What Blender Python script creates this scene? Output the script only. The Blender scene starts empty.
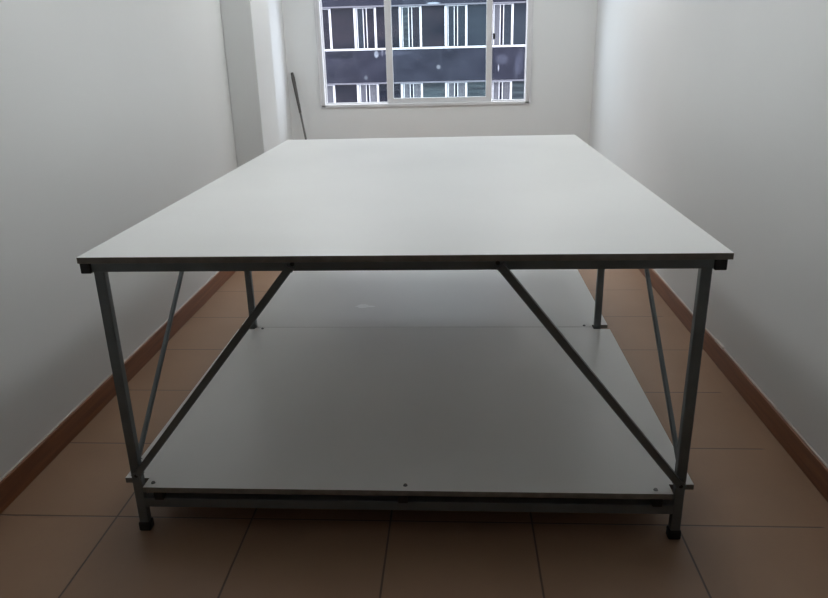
import bpy, bmesh, math, random
from mathutils import Vector, Matrix
random.seed(4)
SC = bpy.context.scene
COL = SC.collection

# ------------------------------------------------------------------ materials
def new_mat(name):
    m = bpy.data.materials.new(name); m.use_nodes = True
    nt = m.node_tree
    return m, nt, nt.nodes['Principled BSDF']

def node(nt, kind, **kw):
    n = nt.nodes.new(kind)
    for k, v in kw.items(): setattr(n, k, v)
    return n

def math_n(nt, op, a, b=None, c=None):
    n = node(nt, 'ShaderNodeMath', operation=op)
    for i, v in enumerate((a, b, c)):
        if v is None: continue
        if isinstance(v, (int, float)): n.inputs[i].default_value = v
        else: nt.links.new(v, n.inputs[i])
    return n.outputs[0]

def mix_col(nt, fac, a, b):
    n = node(nt, 'ShaderNodeMix', data_type='RGBA')
    if isinstance(fac, (int, float)): n.inputs['Factor'].default_value = fac
    else: nt.links.new(fac, n.inputs['Factor'])
    for s, v in (('A', a), ('B', b)):
        sock = [i for i in n.inputs if i.name == s and i.type == 'RGBA'][0]
        if isinstance(v, tuple): sock.default_value = (*v, 1)
        else: nt.links.new(v, sock)
    return [o for o in n.outputs if o.type == 'RGBA'][0]

def coords(nt): return node(nt, 'ShaderNodeTexCoord').outputs['Object']

def noise(nt, scale, detail=3, vec=None, rough=0.5, stretch=None):
    n = node(nt, 'ShaderNodeTexNoise'); n.inputs['Scale'].default_value = scale
    n.inputs['Detail'].default_value = detail; n.inputs['Roughness'].default_value = rough
    v = vec or coords(nt)
    if stretch:
        mp = node(nt, 'ShaderNodeMapping'); mp.inputs['Scale'].default_value = stretch
        nt.links.new(v, mp.inputs['Vector']); v = mp.outputs[0]
    nt.links.new(v, n.inputs['Vector'])
    return n.outputs['Fac']

def ramp(nt, fac, lo, hi):
    n = node(nt, 'ShaderNodeMapRange'); n.inputs['From Min'].default_value = lo; n.inputs['From Max'].default_value = hi
    nt.links.new(fac, n.inputs['Value']); return n.outputs[0]

def bump(nt, b, height, strength, dist=0.002):
    n = node(nt, 'ShaderNodeBump'); n.inputs['Strength'].default_value = strength; n.inputs['Distance'].default_value = dist
    nt.links.new(height, n.inputs['Height']); nt.links.new(n.outputs[0], b.inputs['Normal'])

def simple(name, col, col2=None, rough=0.5, metal=0.0, scale=8, spec=0.5, bmp=0.0, bscale=60, stretch=None):
    m, nt, b = new_mat(name)
    col2 = col2 or tuple(c * 0.92 for c in col)
    f = ramp(nt, noise(nt, scale, stretch=stretch), 0.3, 0.7)
    nt.links.new(mix_col(nt, f, col, col2), b.inputs['Base Color'])
    b.inputs['Roughness'].default_value = rough; b.inputs['Metallic'].default_value = metal
    b.inputs['Specular IOR Level'].default_value = spec
    if bmp: bump(nt, b, noise(nt, bscale, 4), bmp)
    return m

M = {}
M['paint'] = simple('wall paint', (.72, .73, .725), (.70, .71, .705), rough=.55, scale=1.3, spec=.25, bmp=.08, bscale=40)
M['ceiling'] = simple('ceiling paint', (.80, .80, .79), rough=.8, scale=2)
M['laminate_shelf'] = None
M['edge'] = simple('raw board edge', (.21, .19, .165), (.15, .135, .115), rough=.7, scale=30)
M['steel'] = simple('galvanised steel', (.165, .188, .195), (.135, .152, .158), rough=.42, metal=.55, scale=14, bmp=.04)
M['plug'] = simple('black plastic', (.008, .008, .008), rough=.5)
M['bolt'] = simple('dull bolt steel', (.16, .16, .16), rough=.4, metal=.8)
M['alu'] = simple('white enamelled window frame', (.66, .66, .67), (.60, .60, .61), rough=.4, scale=6)
M['dark'] = simple('dark pole metal', (.14, .13, .125), (.09, .085, .08), rough=.5, metal=.3, scale=20)
M['grip'] = simple('dark pole grip', (.07, .065, .06), rough=.6)

def laminate(name, col, marks=(), rough=.40, spec=.3):
    m, nt, b = new_mat(name)
    f = ramp(nt, noise(nt, 2.2, 3), .35, .7)
    c = mix_col(nt, f, col, tuple(x * .965 for x in col))
    if marks:
        sep = node(nt, 'ShaderNodeSeparateXYZ'); nt.links.new(coords(nt), sep.inputs[0])
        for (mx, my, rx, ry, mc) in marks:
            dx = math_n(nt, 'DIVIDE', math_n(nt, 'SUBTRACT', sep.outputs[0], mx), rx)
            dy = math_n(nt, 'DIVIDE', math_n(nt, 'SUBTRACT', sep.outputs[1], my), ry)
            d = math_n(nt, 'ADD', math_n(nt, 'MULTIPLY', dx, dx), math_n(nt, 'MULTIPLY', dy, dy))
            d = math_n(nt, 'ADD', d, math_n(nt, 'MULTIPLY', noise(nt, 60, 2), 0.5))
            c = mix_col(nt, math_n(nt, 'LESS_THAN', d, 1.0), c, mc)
    nt.links.new(c, b.inputs['Base Color'])
    b.inputs['Roughness'].default_value = rough
    b.inputs['Specular IOR Level'].default_value = spec
    bump(nt, b, noise(nt, 220, 2), .03, .0005)
    return m
M['laminate'] = laminate('white laminate', (.74, .75, .74))
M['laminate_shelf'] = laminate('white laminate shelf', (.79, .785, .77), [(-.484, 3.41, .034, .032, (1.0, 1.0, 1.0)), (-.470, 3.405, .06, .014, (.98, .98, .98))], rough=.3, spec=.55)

def tile_mat():
    m, nt, b = new_mat('terracotta floor tiles')
    s = .45
    sep = node(nt, 'ShaderNodeSeparateXYZ'); nt.links.new(coords(nt), sep.inputs[0])
    u = math_n(nt, 'DIVIDE', math_n(nt, 'SUBTRACT', sep.outputs[0], -.6638 - 10 * s), s)
    v = math_n(nt, 'DIVIDE', math_n(nt, 'SUBTRACT', sep.outputs[1], 1.8827 - 10 * s), s)
    def edge(w):
        fr = math_n(nt, 'FRACT', w)
        return math_n(nt, 'MINIMUM', fr, math_n(nt, 'SUBTRACT', 1.0, fr))
    d = math_n(nt, 'MINIMUM', edge(u), edge(v))
    grout = ramp(nt, d, .0085, .0045)
    # the narrow cut tiles along the right wall have pale grout
    grout = math_n(nt, 'MULTIPLY', grout, ramp(nt, sep.outputs[0], 1.135, 1.120))
    cx = node(nt, 'ShaderNodeCombineXYZ')
    nt.links.new(math_n(nt, 'FLOOR', u), cx.inputs[0]); nt.links.new(math_n(nt, 'FLOOR', v), cx.inputs[1])
    wn = node(nt, 'ShaderNodeTexWhiteNoise', noise_dimensions='3D'); nt.links.new(cx.outputs[0], wn.inputs[0])
    tone = math_n(nt, 'ADD', math_n(nt, 'MULTIPLY', wn.outputs[0], .35), math_n(nt, 'MULTIPLY', ramp(nt, noise(nt, 3.5, 4), .3, .7), .65))
    c = mix_col(nt, tone, (.305, .190, .120), (.26, .158, .098))
    c = mix_col(nt, math_n(nt, 'MULTIPLY', ramp(nt, noise(nt, 45, 3), .5, .8), .25), c, (.25, .15, .11))
    c = mix_col(nt, grout, c, (.10, .065, .05))
    nt.links.new(c, b.inputs['Base Color'])
    b.inputs['Roughness'].default_value = .38
    b.inputs['Specular IOR Level'].default_value = .4
    bump(nt, b, math_n(nt, 'SUBTRACT', 1.0, grout), .5, .0015)
    return m
M['tile'] = tile_mat()

def wood_mat(axis_stretch):
    m, nt, b = new_mat('reddish brown varnished wood')
    f = ramp(nt, noise(nt, 3, 5, stretch=axis_stretch), .3, .7)
    c = mix_col(nt, f, (.24, .092, .038), (.155, .056, .024))
    nt.links.new(c, b.inputs['Base Color']); b.inputs['Roughness'].default_value = .38
    return m
M['wood'] = wood_mat((12, 1, 22))
M['wood_x'] = wood_mat((1, 12, 22))
M['caulk'] = simple('pale caulk', (.62, .58, .54), (.5, .45, .40), rough=.8, scale=12)

def glass_mat(name, tint, haze, hazecol=(.5, .55, .55), refl=.05):
    m = bpy.data.materials.new(name); m.use_nodes = True; nt = m.node_tree; nt.nodes.clear()
    out = node(nt, 'ShaderNodeOutputMaterial')
    tr = node(nt, 'ShaderNodeBsdfTransparent'); tr.inputs[0].default_value = (*tint, 1)
    gl = node(nt, 'ShaderNodeBsdfGlossy'); gl.inputs['Roughness'].default_value = .02
    df = node(nt, 'ShaderNodeBsdfTranslucent'); df.inputs[0].default_value = (*hazecol, 1)
    m1 = node(nt, 'ShaderNodeMixShader'); nz = ramp(nt, noise(nt, 3.0, 4), .3, .75)
    nt.links.new(math_n(nt, 'MULTIPLY_ADD', nz, haze, haze * .5), m1.inputs[0])
    nt.links.new(tr.outputs[0], m1.inputs[1]); nt.links.new(df.outputs[0], m1.inputs[2])
    lw = node(nt, 'ShaderNodeLayerWeight'); lw.inputs[0].default_value = .3
    m2 = node(nt, 'ShaderNodeMixShader')
    nt.links.new(math_n(nt, 'MULTIPLY_ADD', lw.outputs['Fresnel'], .2, refl * .3), m2.inputs[0])
    nt.links.new(m1.outputs[0], m2.inputs[1]); nt.links.new(gl.outputs[0], m2.inputs[2])
    nt.links.new(m2.outputs[0], out.inputs[0])
    return m
M['glass'] = glass_mat('clear window glass', (.95, .96, .96), .0015)
M['glass_mid'] = glass_mat('dusty window glass', (.88, .94, .94), .006, (.55, .66, .66))

def facade_mat():
    m, nt, b = new_mat('weathered blue grey render')
    f = ramp(nt, noise(nt, 1.1, 6, stretch=(1, 1, 1.3)), .3, .75)
    c = mix_col(nt, f, (.0175, .0178, .0255), (.0085, .0087, .0135))
    streak = ramp(nt, noise(nt, 2.2, 4, stretch=(1, 1, .18)), .56, .78)
    c = mix_col(nt, math_n(nt, 'MULTIPLY', streak, .4), c, (.045, .047, .06))
    spots = ramp(nt, noise(nt, 1.1, 2), .70, .78)
    c = mix_col(nt, math_n(nt, 'MULTIPLY', spots, .3), c, (.06, .065, .08))
    sp = node(nt, 'ShaderNodeSeparateXYZ'); nt.links.new(coords(nt), sp.inputs[0])
    wob = noise(nt, 5, 4)
    for mx, mz, rx, rz, fac, mc in ((-3.30, 1.12, .11, .17, .8, (.13, .14, .16)), (-3.05, 1.2, .05, .2, .5, (.11, .11, .13)), (-3.776, .19, .10, .10, .55, (.07, .075, .085)),
                           (-.72, .56, .11, .11, .75, (.09, .09, .10)), (1.768, .47, .035, .16, .9, (.15, .15, .17)), (-4.75, 1.1, .75, .16, .6, (.006, .007, .010)),
                           (1.9, .8, .3, .25, .35, (.05, .052, .07)), (-.9, 3.02, .32, .05, .8, (.22, .24, .27)), (2.6, .6, .22, .5, .35, (.04, .042, .06)), (-2.6, 1.15, .9, .12, .5, (.035, .036, .05))):
        dx = math_n(nt, 'DIVIDE', math_n(nt, 'SUBTRACT', sp.outputs[0], mx), rx)
        dz = math_n(nt, 'DIVIDE', math_n(nt, 'SUBTRACT', sp.outputs[2], mz), rz)
        dd = math_n(nt, 'ADD', math_n(nt, 'MULTIPLY', dx, dx), math_n(nt, 'MULTIPLY', dz, dz))
        dd = math_n(nt, 'ADD', dd, math_n(nt, 'MULTIPLY', wob, .7))
        c = mix_col(nt, math_n(nt, 'MULTIPLY', ramp(nt, dd, 1.3, .6), fac), c, mc)
    nt.links.new(c, b.inputs['Base Color']); b.inputs['Roughness'].default_value = .9; b.inputs['Specular IOR Level'].default_value = .03
    return m
M['facade'] = facade_mat()
M['f_white'] = simple('white facade frame', (.31, .308, .318), (.265, .263, .275), rough=.5, scale=2)
M['f_grey'] = simple('facade ledge', (.06, .058, .07), rough=.8, scale=2)
M['f_pane_dark'] = simple('dark facade glass', (.004, .005, .009), (.014, .012, .016), rough=.12, scale=.7, stretch=(.6, 1, 2.5), spec=.04)
M['f_pane_blue'] = simple('blue grey facade glass', (.015, .019, .025), (.009, .011, .016), rough=.15, scale=.9, stretch=(.6, 1, 2), spec=.04)
M['f_curtain'] = simple('grey curtain behind glass', (.062, .061, .068), (.040, .040, .047), rough=.5, scale=3, stretch=(4, 1, .4), spec=.04)
M['f_blind'] = simple('blind behind glass', (.03, .038, .042), (.006, .007, .01), rough=.4, scale=2, stretch=(.3, 1, 5), spec=.04)
M['street'] = simple('asphalt', (.10, .10, .105), rough=.9, scale=.5)
M['lamp_body'] = simple('white lamp housing', (.8, .8, .8), rough=.5)  # housing of the added ceiling fill panels

def emit(name, col, s):
    m = bpy.data.materials.new(name); m.use_nodes = True; nt = m.node_tree; nt.nodes.clear()
    e = node(nt, 'ShaderNodeEmission'); e.inputs[0].default_value = (*col, 1); e.inputs[1].default_value = s
    o = node(nt, 'ShaderNodeOutputMaterial'); nt.links.new(e.outputs[0], o.inputs[0]); return m

# ------------------------------------------------------------------ mesh helpers
class MB:
    def __init__(s): s.bm = bmesh.new(); s.mi = 0
    def _done(s, verts, mi):
        for f in {f for v in verts for f in v.link_faces}: f.material_index = mi
    def box(s, x0, x1, y0, y1, z0, z1, bev=0, mi=0):
        r = bmesh.ops.create_cube(s.bm, size=1)
        vs = r['verts']
        for v in vs:
            v.co = Vector(((x0 + x1) / 2 + v.co.x * (x1 - x0), (y0 + y1) / 2 + v.co.y * (y1 - y0), (z0 + z1) / 2 + v.co.z * (z1 - z0)))
        s._done(vs, mi)
        if bev:
            es = list({e for v in vs for e in v.link_edges})
            bmesh.ops.bevel(s.bm, geom=es, offset=bev, segments=2, affect='EDGES', profile=.5)
        return s
    def bar(s, a, b, w, h, up=(0, 0, 1), bev=.0015, mi=0):      # square bar from a to b
        a, b = Vector(a), Vector(b); d = b - a; L = d.length; z = d.normalized()
        x = Vector(up).cross(z).normalized(); y = z.cross(x)
        r = bmesh.ops.create_cube(s.bm, size=1); vs = r['verts']
        for v in vs:
            v.co = a + z * ((v.co.z + .5) * L) + x * (v.co.x * w) + y * (v.co.y * h)
        s._done(vs, mi)
        if bev:
            es = list({e for v in vs for e in v.link_edges})
            bmesh.ops.bevel(s.bm, geom=es, offset=bev, segments=2, affect='EDGES', profile=.5)
        return s
    def tube(s, a, b, r0, r1=None, seg=20, mi=0):
        r1 = r0 if r1 is None else r1
        a, b = Vector(a), Vector(b); d = b - a
        rot = d.to_track_quat('Z', 'Y').to_matrix().to_4x4()
        r = bmesh.ops.create_cone(s.bm, cap_ends=True, segments=seg, radius1=r0, radius2=r1, depth=d.length,
                                  matrix=Matrix.Translation((a + b) / 2) @ rot)
        s._done(r['verts'], mi); return s
    def prism(s, pts, z0, z1, mi=0, side_mi=None):
        lo = [s.bm.verts.new((x, y, z0)) for x, y in pts]; hi = [s.bm.verts.new((x, y, z1)) for x, y in pts]
        f = s.bm.faces.new(hi); f.material_index = mi
        f = s.bm.faces.new(lo[::-1]); f.material_index = mi
        n = len(pts)
        for i in range(n):
            f = s.bm.faces.new((lo[i], lo[(i + 1) % n], hi[(i + 1) % n], hi[i]))
            f.material_index = mi if side_mi is None else side_mi
        return s
    def build(s, name, mats, parent=None, smooth=False, origin=None):
        me = bpy.data.meshes.new(name)
        bmesh.ops.recalc_face_normals(s.bm, faces=s.bm.faces[:])
        if origin is not None:
            bmesh.ops.translate(s.bm, verts=s.bm.verts[:], vec=-Vector(origin))
        s.bm.to_mesh(me); s.bm.free()
        o = bpy.data.objects.new(name, me); COL.objects.link(o)
        for m in (mats if isinstance(mats, (list, tuple)) else [mats]): me.materials.append(m)
        if smooth:
            for p in me.polygons: p.use_smooth = True
            me.set_sharp_from_angle(angle=math.radians(40))
        if origin is not None: o.location = origin
        if parent is not None: o.parent = parent
        return o

def empty(name, loc=(0, 0, 0), **props):
    o = bpy.data.objects.new(name, None); COL.objects.link(o); o.location = loc
    o.empty_display_size = .1
    for k, v in props.items(): o[k] = v
    return o

def tag(o, label, cat, group=None):
    o['label'] = label; o['category'] = cat
    if group: o['group'] = group
    return o

def struct(o, label=None):
    o['kind'] = 'structure'
    if label: o['label'] = label
    return o

# ------------------------------------------------------------------ the room
XL, XR, YF, YN, ZC = -1.5242, 1.2157, 6.65, -3.6, 2.72
WX0, WX1, WZ0, WZ1 = -1.205, .640, .918, 2.50
T = .15
PX, PY0, PY1 = -1.323, 4.879, 5.345
struct(MB().box(XL - T, XR + T, YN - T, YF + T, -.12, 0).build('floor', M['tile']), 'brown terracotta square floor tiles with thin dark grout')
struct(MB().box(XL - T, XR + T, YN - T, YF + T, ZC, ZC + .12).build('ceiling', M['ceiling']), 'plain white ceiling')
struct(MB().box(XL - T, XL, YN, YF, 0, ZC).build('wall_left', M['paint']), 'long plain white left wall')
struct(MB().box(XR, XR + T, YN, YF, 0, ZC).build('wall_right', M['paint']), 'long plain white right wall')
struct(MB().box(XL - T, XR + T, YN - T, YN, 0, ZC).build('wall_near', M['paint']), 'plain white wall opposite the window')
w = MB()
w.box(XL - T, WX0, YF, YF + T, 0, ZC); w.box(WX1, XR + T, YF, YF + T, 0, ZC)
w.box(WX0, WX1, YF, YF + T, 0, WZ0); w.box(WX0, WX1, YF, YF + T, WZ1, ZC)
struct(w.build('wall_far', M['paint']), 'white far wall holding the window')
struct(MB().box(XL, PX, PY0, PY1, 0, ZC, bev=.006).build('wall_pilaster', M['paint']), 'shallow white pilaster standing out of the left wall')

BH = .0966
def skirting(name, x0, x1, y0, y1, mat, label):
    b = MB().box(x0, x1, y0, y1, 0, BH, bev=.003)
    o = struct(b.build(name, mat), label)
    return o
th = .014
skirting('baseboard_left', XL, XL + th, YN, PY0, M['wood'], 'reddish wooden baseboard along the left wall')
skirting('baseboard_right', XR - th, XR, YN, YF, M['wood'], 'reddish wooden baseboard along the right wall')
skirting('baseboard_left_corner', XL, XL + th, PY1, YF, M['wood'], 'wooden baseboard between the pilaster and the far wall')
skirting('baseboard_far', XL + th, XR - th, YF - th, YF, M['wood_x'], 'wooden baseboard under the window')
b = MB().box(XL + th, PX + th, PY0 - th, PY0, 0, BH, bev=.003); b.box(PX, PX + th, PY0, PY1, 0, BH, bev=.003)
struct(b.build('baseboard_pilaster', M['wood_x']), 'wooden baseboard wrapping the pilaster')
# a bead of caulk along the baseboard tops
for nm, x0, x1, lab in (('trim_left', XL, XL + .006, 'pale caulk bead on top of the left baseboard'), ('trim_right', XR - .006, XR, 'pale caulk bead on top of the right baseboard')):
    c = MB().box(x0, x1, YN, PY0 - .02 if x0 < 0 else YF - .02, BH - .001, BH + .004, bev=.001)
    if x0 > 0:
        c.box(XR - .012, XR, 3.02, 3.12, BH - .001, BH + .012, bev=.003)
    struct(c.build(nm, M['caulk']), lab)

# ------------------------------------------------------------------ window
win = empty('window_1', (0, YF, 0), kind='structure', label='wide white sliding window with three panes')
def wpart(mb, name, mat, par=win, label=None):
    o = mb.build(name, mat); o.parent = par
    if par is win: o.matrix_parent_inverse = Matrix.Translation((0, -YF, 0))
    if label: o['label'] = label
    return o
f = MB()
e = .012
f.box(WX0 - .024, WX0 + e, YF - .012, YF + .09, WZ0 - .006, WZ1, bev=.003)
f.box(WX1 - e - .006, WX1 + .022, YF - .012, YF + .09, WZ0 - .006, WZ1, bev=.003)
f.box(WX0 - .024, WX1 + .022, YF - .012, YF + .09, WZ0 - .010, WZ0 + .018, bev=.003)
f.box(WX0 - .012, WX1 + .012, YF - .012, YF + .09, WZ1 - e, WZ1 + .012, bev=.003)
# thin raised lip around the outside of the frame
f.box(WX0 - .034, WX0 - .020, YF - .020, YF, WZ0 - .01, WZ1 + .02, bev=.002)
f.box(WX1 + .018, WX1 + .032, YF - .020, YF, WZ0 - .01, WZ1 + .02, bev=.002)
wpart(f, 'window_frame', M['alu'])
def sash(name, x0, x1, y, st, bt, glass, label):
    s = MB(); z0, z1 = WZ0 + .018, WZ1 - e
    s.box(x0, x0 + st[0], y, y + .026, z0, z1, bev=.003); s.box(x1 - st[1], x1, y, y + .026, z0, z1, bev=.003)
    s.box(x0 + st[0] - .002, x1 - st[1] + .002, y + .001, y + .025, z0, z0 + bt, bev=.003); s.box(x0 + st[0] - .002, x1 - st[1] + .002, y + .001, y + .025, z1 - .05, z1, bev=.003)
    so = wpart(s, 'sash', M['alu'], label=label)
    g = MB().box(x0 + st[0] - .004, x1 - st[1] + .004, y + .011, y + .015, z0 + bt - .004, z1 - .046)
    go = g.build('pane', glass); go.parent = so
    return so
sl = sash('sash', WX0 + e - .002, -.572, YF + .050, (.012, .04), .012, M['glass'], 'left window sash with clear glass')
sr = sash('sash', .272, WX1 - e + .002, YF + .050, (.045, .012), .012, M['glass'], 'right window sash with small dark latch')
sm = sash('sash', -.624, .322, YF + .008, (.060, .054), .046, M['glass_mid'], 'middle window sash with dusty glass')
l = MB().box(.330, .346, YF - .004, YF + .05, 1.465, 1.515, bev=.003); l.box(.334, .342, YF - .022, YF - .003, 1.470, 1.486, bev=.002)
l.build('latch', M['plug']).parent = sr

# ------------------------------------------------------------------ cutting table
ZT, TB = .910, .018
tab = tag(empty('cutting_table', (0, 0, 0)), 'large white topped cutting table on a grey steel frame with a lower shelf', 'table')
TX0, TX1, TY0, TY1 = -1.032, .713, 1.7925, 4.318
MY = 3.12
# top: two boards butted over the middle frame
b = MB(); b.prism([(TX0, TY0), (TX1, TY0), (TX1 - .008, TY1 + .012), (TX0 + .012, TY1 - .008)], ZT - TB, ZT, 0, 1)
o = b.build('tabletop', [M['laminate'], M['edge']], tab)
bv = o.modifiers.new('edge', 'BEVEL'); bv.width = .001; bv.segments = 2
# shelf boards, notched round the legs
SZ = .168; S0, S1 = -1.046, .711
LXL, LXR = -.989, .6575; h = .0150; hy = .0125
fy0, fy1 = 1.8055, 1.8555
ZB = SZ - TB
nl, nr = LXL + h + .006, LXR - h - .006
front = [(nl, fy0), (nr, fy0), (nr, fy1), (S1, fy1), (S1, MY - .026), (nr, MY - .026), (nr, MY - .0012), (nl, MY - .0012), (nl, MY - .026), (S0, MY - .026), (S0, fy1), (nl, fy1)]
back = [(nl, MY + .0012), (nr, MY + .0012), (nr, MY + .026), (S1, MY + .026), (S1, 4.262), (nr, 4.262), (nr, 4.338), (nl, 4.338), (nl, 4.262), (S0, 4.262), (S0, MY + .026), (nl, MY + .026)]
for pts, lab in ((front, 'front board of the lower shelf'), (back, 'rear board of the lower shelf, with a small white mark')):
    o = MB().prism(pts, ZB, SZ, 0, 1).build('shelf', [M['laminate_shelf'], M['edge']], tab)
    o['label'] = lab
# legs with rubber feet
FY = 1.8275
for y in (FY, MY, 4.30):
    for x in (LXL, LXR):
        if y == MY and x < 0: x += .011
        hw = h; lg = MB().box(x - hw, x + hw, y - hy, y + hy, .030, ZT - TB, bev=.003).build('leg', M['steel'], tab)
        ft = MB().box(x - hw - .004, x + hw + .004, y - hy - .004, y + hy + .004, 0, .032, bev=.005).build('rubber_foot', M['plug'], lg)
# rails under the top: long ones outboard of the legs, cross ones between them
for x0, x1 in ((-1.033, LXL - h), (LXR + h, .704)):
    r = MB().box(x0, x1, 1.812, 4.318, ZT - TB - .032, ZT - TB, bev=.002).build('long_rail', M['steel'], tab)
    for ya, yb in ((1.803, 1.814), (4.316, 4.327)):
        MB().box(x0 - .0005, x1 + .0005, ya, yb, ZT - TB - .0325, ZT - TB - .0005, bev=.003).build('end_cap', M['plug'], r)
for y in (FY, MY, 4.30):
    MB().box(LXL - h if y == FY else LXL + h, LXR + h if y == FY else LXR - h, y - .0195 if y == FY else y - .015, y + .012, ZT - TB - .029, ZT - TB, bev=.002).build('cross_rail', M['steel'], tab)
# lower frame: cross tubes and, on top of them, three joists that carry the shelf
for y in (FY, MY, 4.30):
    MB().box(LXL + h, LXR - h, y - .0155, y + .0155, .092, .124, bev=.002).build('lower_rail', M['steel'], tab)
for x in (-.925, -.165, .595):
    j = MB().box(x - .013, x + .013, 1.835, 4.30, .124, ZB, bev=.002).build('shelf_joist', M['steel'], tab)
    MB().box(x - .015, x + .015, 1.809, 1.836, .119, ZB - .0005, bev=.003).build('end_cap', M['plug'], j)
# bolts that hold the shelf down
for x, y in ((-.945, 1.830), (-.158, 1.833), (.590, 1.826), (-.93, MY - .02), (.60, MY + .015)):
    b = MB().tube((x, y, SZ), (x, y, SZ + .004), .007, .005, 14); b.build('bolt', M['bolt'], tab, smooth=True)
# diagonal braces, flattened and bolted at the ends
def brace(a, c, side):
    a, c = Vector(a), Vector(c); d = (c - a).normalized()
    up = (0, 1, 0) if side == 'x' else (1, 0, 0)
    w = .0215 if side == 'x' else .014
    b = MB().bar(a, c, w, w, up, bev=.003)
    n = Vector((0, 1, 0)) if side == 'x' else Vector((1, 0, 0))
    b.bar(a - d * .022, a + d * .012, w + .004, .005, up, bev=.001)
    b.bar(c - d * .012, c + d * .022, w + .004, .005, up, bev=.001)
    o = b.build('brace', M['steel'], tab)
    for q in (a - d * .010, c + d * .010):
        MB().tube(q - n * .006, q + n * .006, .006, None, 14).build('bolt', M['plug'], o, smooth=True)
brace((-.447, 1.803, .878), (-.972, 1.803, .222), 'x')
brace((.115, 1.803, .878), (.646, 1.803, .208), 'x')
brace((-.440, 4.325, .872), (-.972, 4.325, .222), 'x')
brace((.106, 4.325, .872), (.646, 4.325, .208), 'x')
for x in (LXL, LXR):
    brace((x, 2.600, .862), (x, 1.850, .245), 'y')
    brace((x, 3.530, .862), (x, 4.280, .245), 'y')

# ------------------------------------------------------------------ pole in the corner
top = Vector((-1.474, 6.615, 1.225)); bot = Vector((-1.236, 6.315, .008)); d = (top - bot).normalized()
pole = MB().tube(bot, top - d * .10, .0095, None, 16).build('pole', M['dark'], smooth=True, origin=tuple(bot))
tag(pole, 'thin dark metal pole leaning in the far left corner behind the table', 'pole')
def child(mb, name, mat):
    o = mb.build(name, mat, smooth=True, origin=tuple(bot)); o.parent = pole; o.location = (0, 0, 0); return o
child(MB().tube(top - d * .36, top - d * .05, .0115, .0165, 16).tube(top - d * .05, top, .0165, .012, 16), 'grip', M['grip'])
child(MB().tube(bot - d * .006, bot + d * .03, .012, None, 16), 'end_cap', M['grip'])

# ------------------------------------------------------------------ unseen ceiling fill panels, added to brighten the room
FILL_LIGHTS = {5.05: 10.3, 2.5: 6.6}
NAMES = {5.05: 'nearer the window', 2.5: 'farther from the window'}
for ly in FILL_LIGHTS:
    if FILL_LIGHTS[ly] <= 0: continue
    em = emit('lamp diffuser', (.97, .99, 1.0), FILL_LIGHTS[ly])
    for lx, side in ((-.85, 'left'), (.55, 'right')):
        fill_light = tag(empty('ceiling_light', (lx, ly, ZC)), 'wide white ceiling panel light on the %s, %s' % (side, NAMES[ly]), 'lamp', 'panel lights on the ceiling')
        MB().box(-.19, .19, -.62, .62, -.05, 0, bev=.004).build('housing', M['lamp_body'], fill_light)
        MB().box(-.175, .175, -.60, .60, -.075, -.049, bev=.01).build('diffuser', em, fill_light)

# ------------------------------------------------------------------ building across the street
FYY = 31.0
bld = tag(empty('office_building', (0, FYY, -12)), 'blue grey office block with rows of white framed windows across the street', 'building')
def bp(mb, name, mat, par=bld, label=None, smooth=False):
    o = mb.build(name, mat); o.parent = par
    if par is bld: o.matrix_parent_inverse = Matrix.Translation((0, -FYY, 12))
    if label: o['label'] = label
    return o
PER, C0 = 1.87, -3.305                     # column pitch, right post of a sliding pair
FL = 3.0; SILL = 1.36; HEAD = 2.96
bp(MB().box(-26, 26, FYY + .28, FYY + 10, -12, 16.6), 'core', M['facade'])
rows = list(range(-5, 5))
for k in rows:
    z0 = HEAD + FL * k; z1 = SILL + FL * (k + 1) - .09
    m = MB().box(-26, 26, FYY, FYY + .3, z0, z1)
    bp(m, 'spandrel', M['facade'])
    m = MB().box(-26, 26, FYY - .05, FYY + .02, z0 - .03, z0 + .035, bev=.01)
    bp(m, 'ledge', M['f_grey'])
panes = ['f_pane_dark', 'f_pane_blue', 'f_curtain', 'f_blind']
def facade_window(col, row):
    xr = C0 + PER * col; xl = xr - .84; xc = xr - .425; z0 = SILL + FL * row; z1 = HEAD + FL * row - .03
    yf = FYY + .08
    m = MB()
    m.box(xl - .05, xl + .05, yf, yf + .1, z0, z1, bev=.01); m.box(xr - .045, xr + .045, yf, yf + .1, z0, z1, bev=.01)
    m.box(xc - .085, xc - .05, yf + .03, yf + .09, z0, z1, bev=.005); m.box(xc + .05, xc + .085, yf + .03, yf + .09, z0, z1, bev=.005)
    m.box(xl + .075, xl + .11, yf + .03, yf + .09, z0, z1, bev=.005)
    m.box(xl - .06, xl - .06 + PER, yf - .10, yf + .06, z0 - .08, z0, bev=.01)
    m.box(xl + .06, xr - .055, yf + .02, yf + .08, z1 - .03, z1, bev=.005)
    w = bp(m, 'window', M['f_white'])
    if row == 0:
        a, b_, c = [('f_pane_blue', 'f_pane_dark', 'f_pane_dark'), ('f_blind', 'f_pane_dark', 'f_pane_dark'), ('f_pane_blue', 'f_pane_blue', 'f_pane_blue'),
                    ('f_curtain', 'f_pane_blue', 'f_pane_blue'), ('f_curtain', 'f_pane_dark', 'f_pane_dark')][(col) % 5]
    else:
        a, b_ = 'f_curtain', 'f_curtain'; c = ['f_pane_dark', 'f_blind', 'f_blind', 'f_blind', 'f_pane_dark'][(col + row + 1) % 5]
    for x0, x1, mt in ((xl + .06, xc - .06, a), (xc + .06, xr - .05, b_), (xr + .05, xl + PER - .06, c)):
        MB().box(x0, x1, yf + .05, yf + .07, z0, z1).build('pane', M[mt], w)
    MB().box(xc - .062, xc + .062, yf + .06, yf + .075, z0, z1).build('pane', M['f_pane_dark'], w)
for row in (-1, 0, 1):
    for col in range(-3, 7):
        facade_window(col, row)
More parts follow.
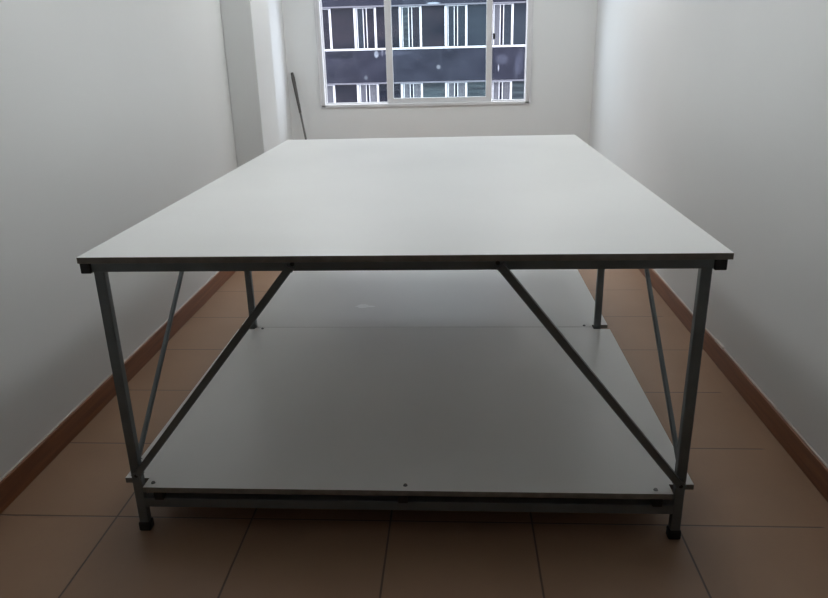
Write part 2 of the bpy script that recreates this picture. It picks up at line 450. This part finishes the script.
for row in (-4, -3, -2, 2, 3, 4):     # other storeys, only long strips of dark glass
    bp(MB().box(-26, 26, FYY + .12, FYY + .2, SILL + FL * row, HEAD + FL * row), 'window_strip', M['f_pane_blue'])
for row in (-1, 0, 1):
    for x0, x1 in ((-26, C0 - 3 * PER - .9), (C0 + 7 * PER - .9, 26)):
        bp(MB().box(x0, x1, FYY + .12, FYY + .2, SILL + FL * row, HEAD + FL * row), 'window_strip', M['f_pane_blue'])
st = MB().box(-40, 40, YF + 6, FYY + .2, -12.2, -12).build('street', M['street'])
struct(st, 'grey street far below the window')

# ------------------------------------------------------------------ light
wd = bpy.data.worlds.new('overcast'); SC.world = wd; wd.use_nodes = True
nt = wd.node_tree; bg = nt.nodes['Background']
tc = node(nt, 'ShaderNodeTexCoord'); sp = node(nt, 'ShaderNodeSeparateXYZ'); nt.links.new(tc.outputs['Generated'], sp.inputs[0])
g = ramp(nt, sp.outputs[2], -.1, .9)
nt.links.new(mix_col(nt, g, (.80, .85, 1.0), (.90, .93, 1.0)), bg.inputs[0]); bg.inputs[1].default_value = 8.8
pl = bpy.data.lights.new('window_portal', 'AREA'); pl.shape = 'RECTANGLE'; pl.size = WX1 - WX0; pl.size_y = WZ1 - WZ0
po = bpy.data.objects.new('window_portal', pl); COL.objects.link(po); po.location = ((WX0 + WX1) / 2, YF + .12, (WZ0 + WZ1) / 2)
po.rotation_euler = (math.radians(-90), 0, 0); pl.cycles.is_portal = True

# ------------------------------------------------------------------ camera
cam = bpy.data.cameras.new('camera'); co = bpy.data.objects.new('camera', cam); COL.objects.link(co)
cam.sensor_width = 36; cam.lens = 707.02 / 828 * 36; cam.clip_start = .05; cam.clip_end = 200
r = Vector((0.9981848774437795, 0.055447892066145144, -0.02350492943975644))
u = Vector((0.003363547942674367, 0.33835373073814484, 0.9410129857981856))
fw = Vector((-0.06013016703605721, 0.9393839918590268, -0.337553075606216))
mt = Matrix((r, u, -fw)).transposed().to_4x4(); mt.translation = Vector((0, 0, 1.4312))
co.matrix_world = mt
SC.camera = co

SC.view_settings.view_transform = 'Standard'; SC.view_settings.look = 'None'
SC.view_settings.gamma = 1; SC.view_settings.use_curve_mapping = False
SC.view_settings.exposure = 0.0
SC.cycles.use_denoising = True
SC.cycles.max_bounces = 10; SC.cycles.diffuse_bounces = 7; SC.cycles.transparent_max_bounces = 12
SC.cycles.caustics_reflective = False; SC.cycles.caustics_refractive = False
SC.cycles.sample_clamp_indirect = 6
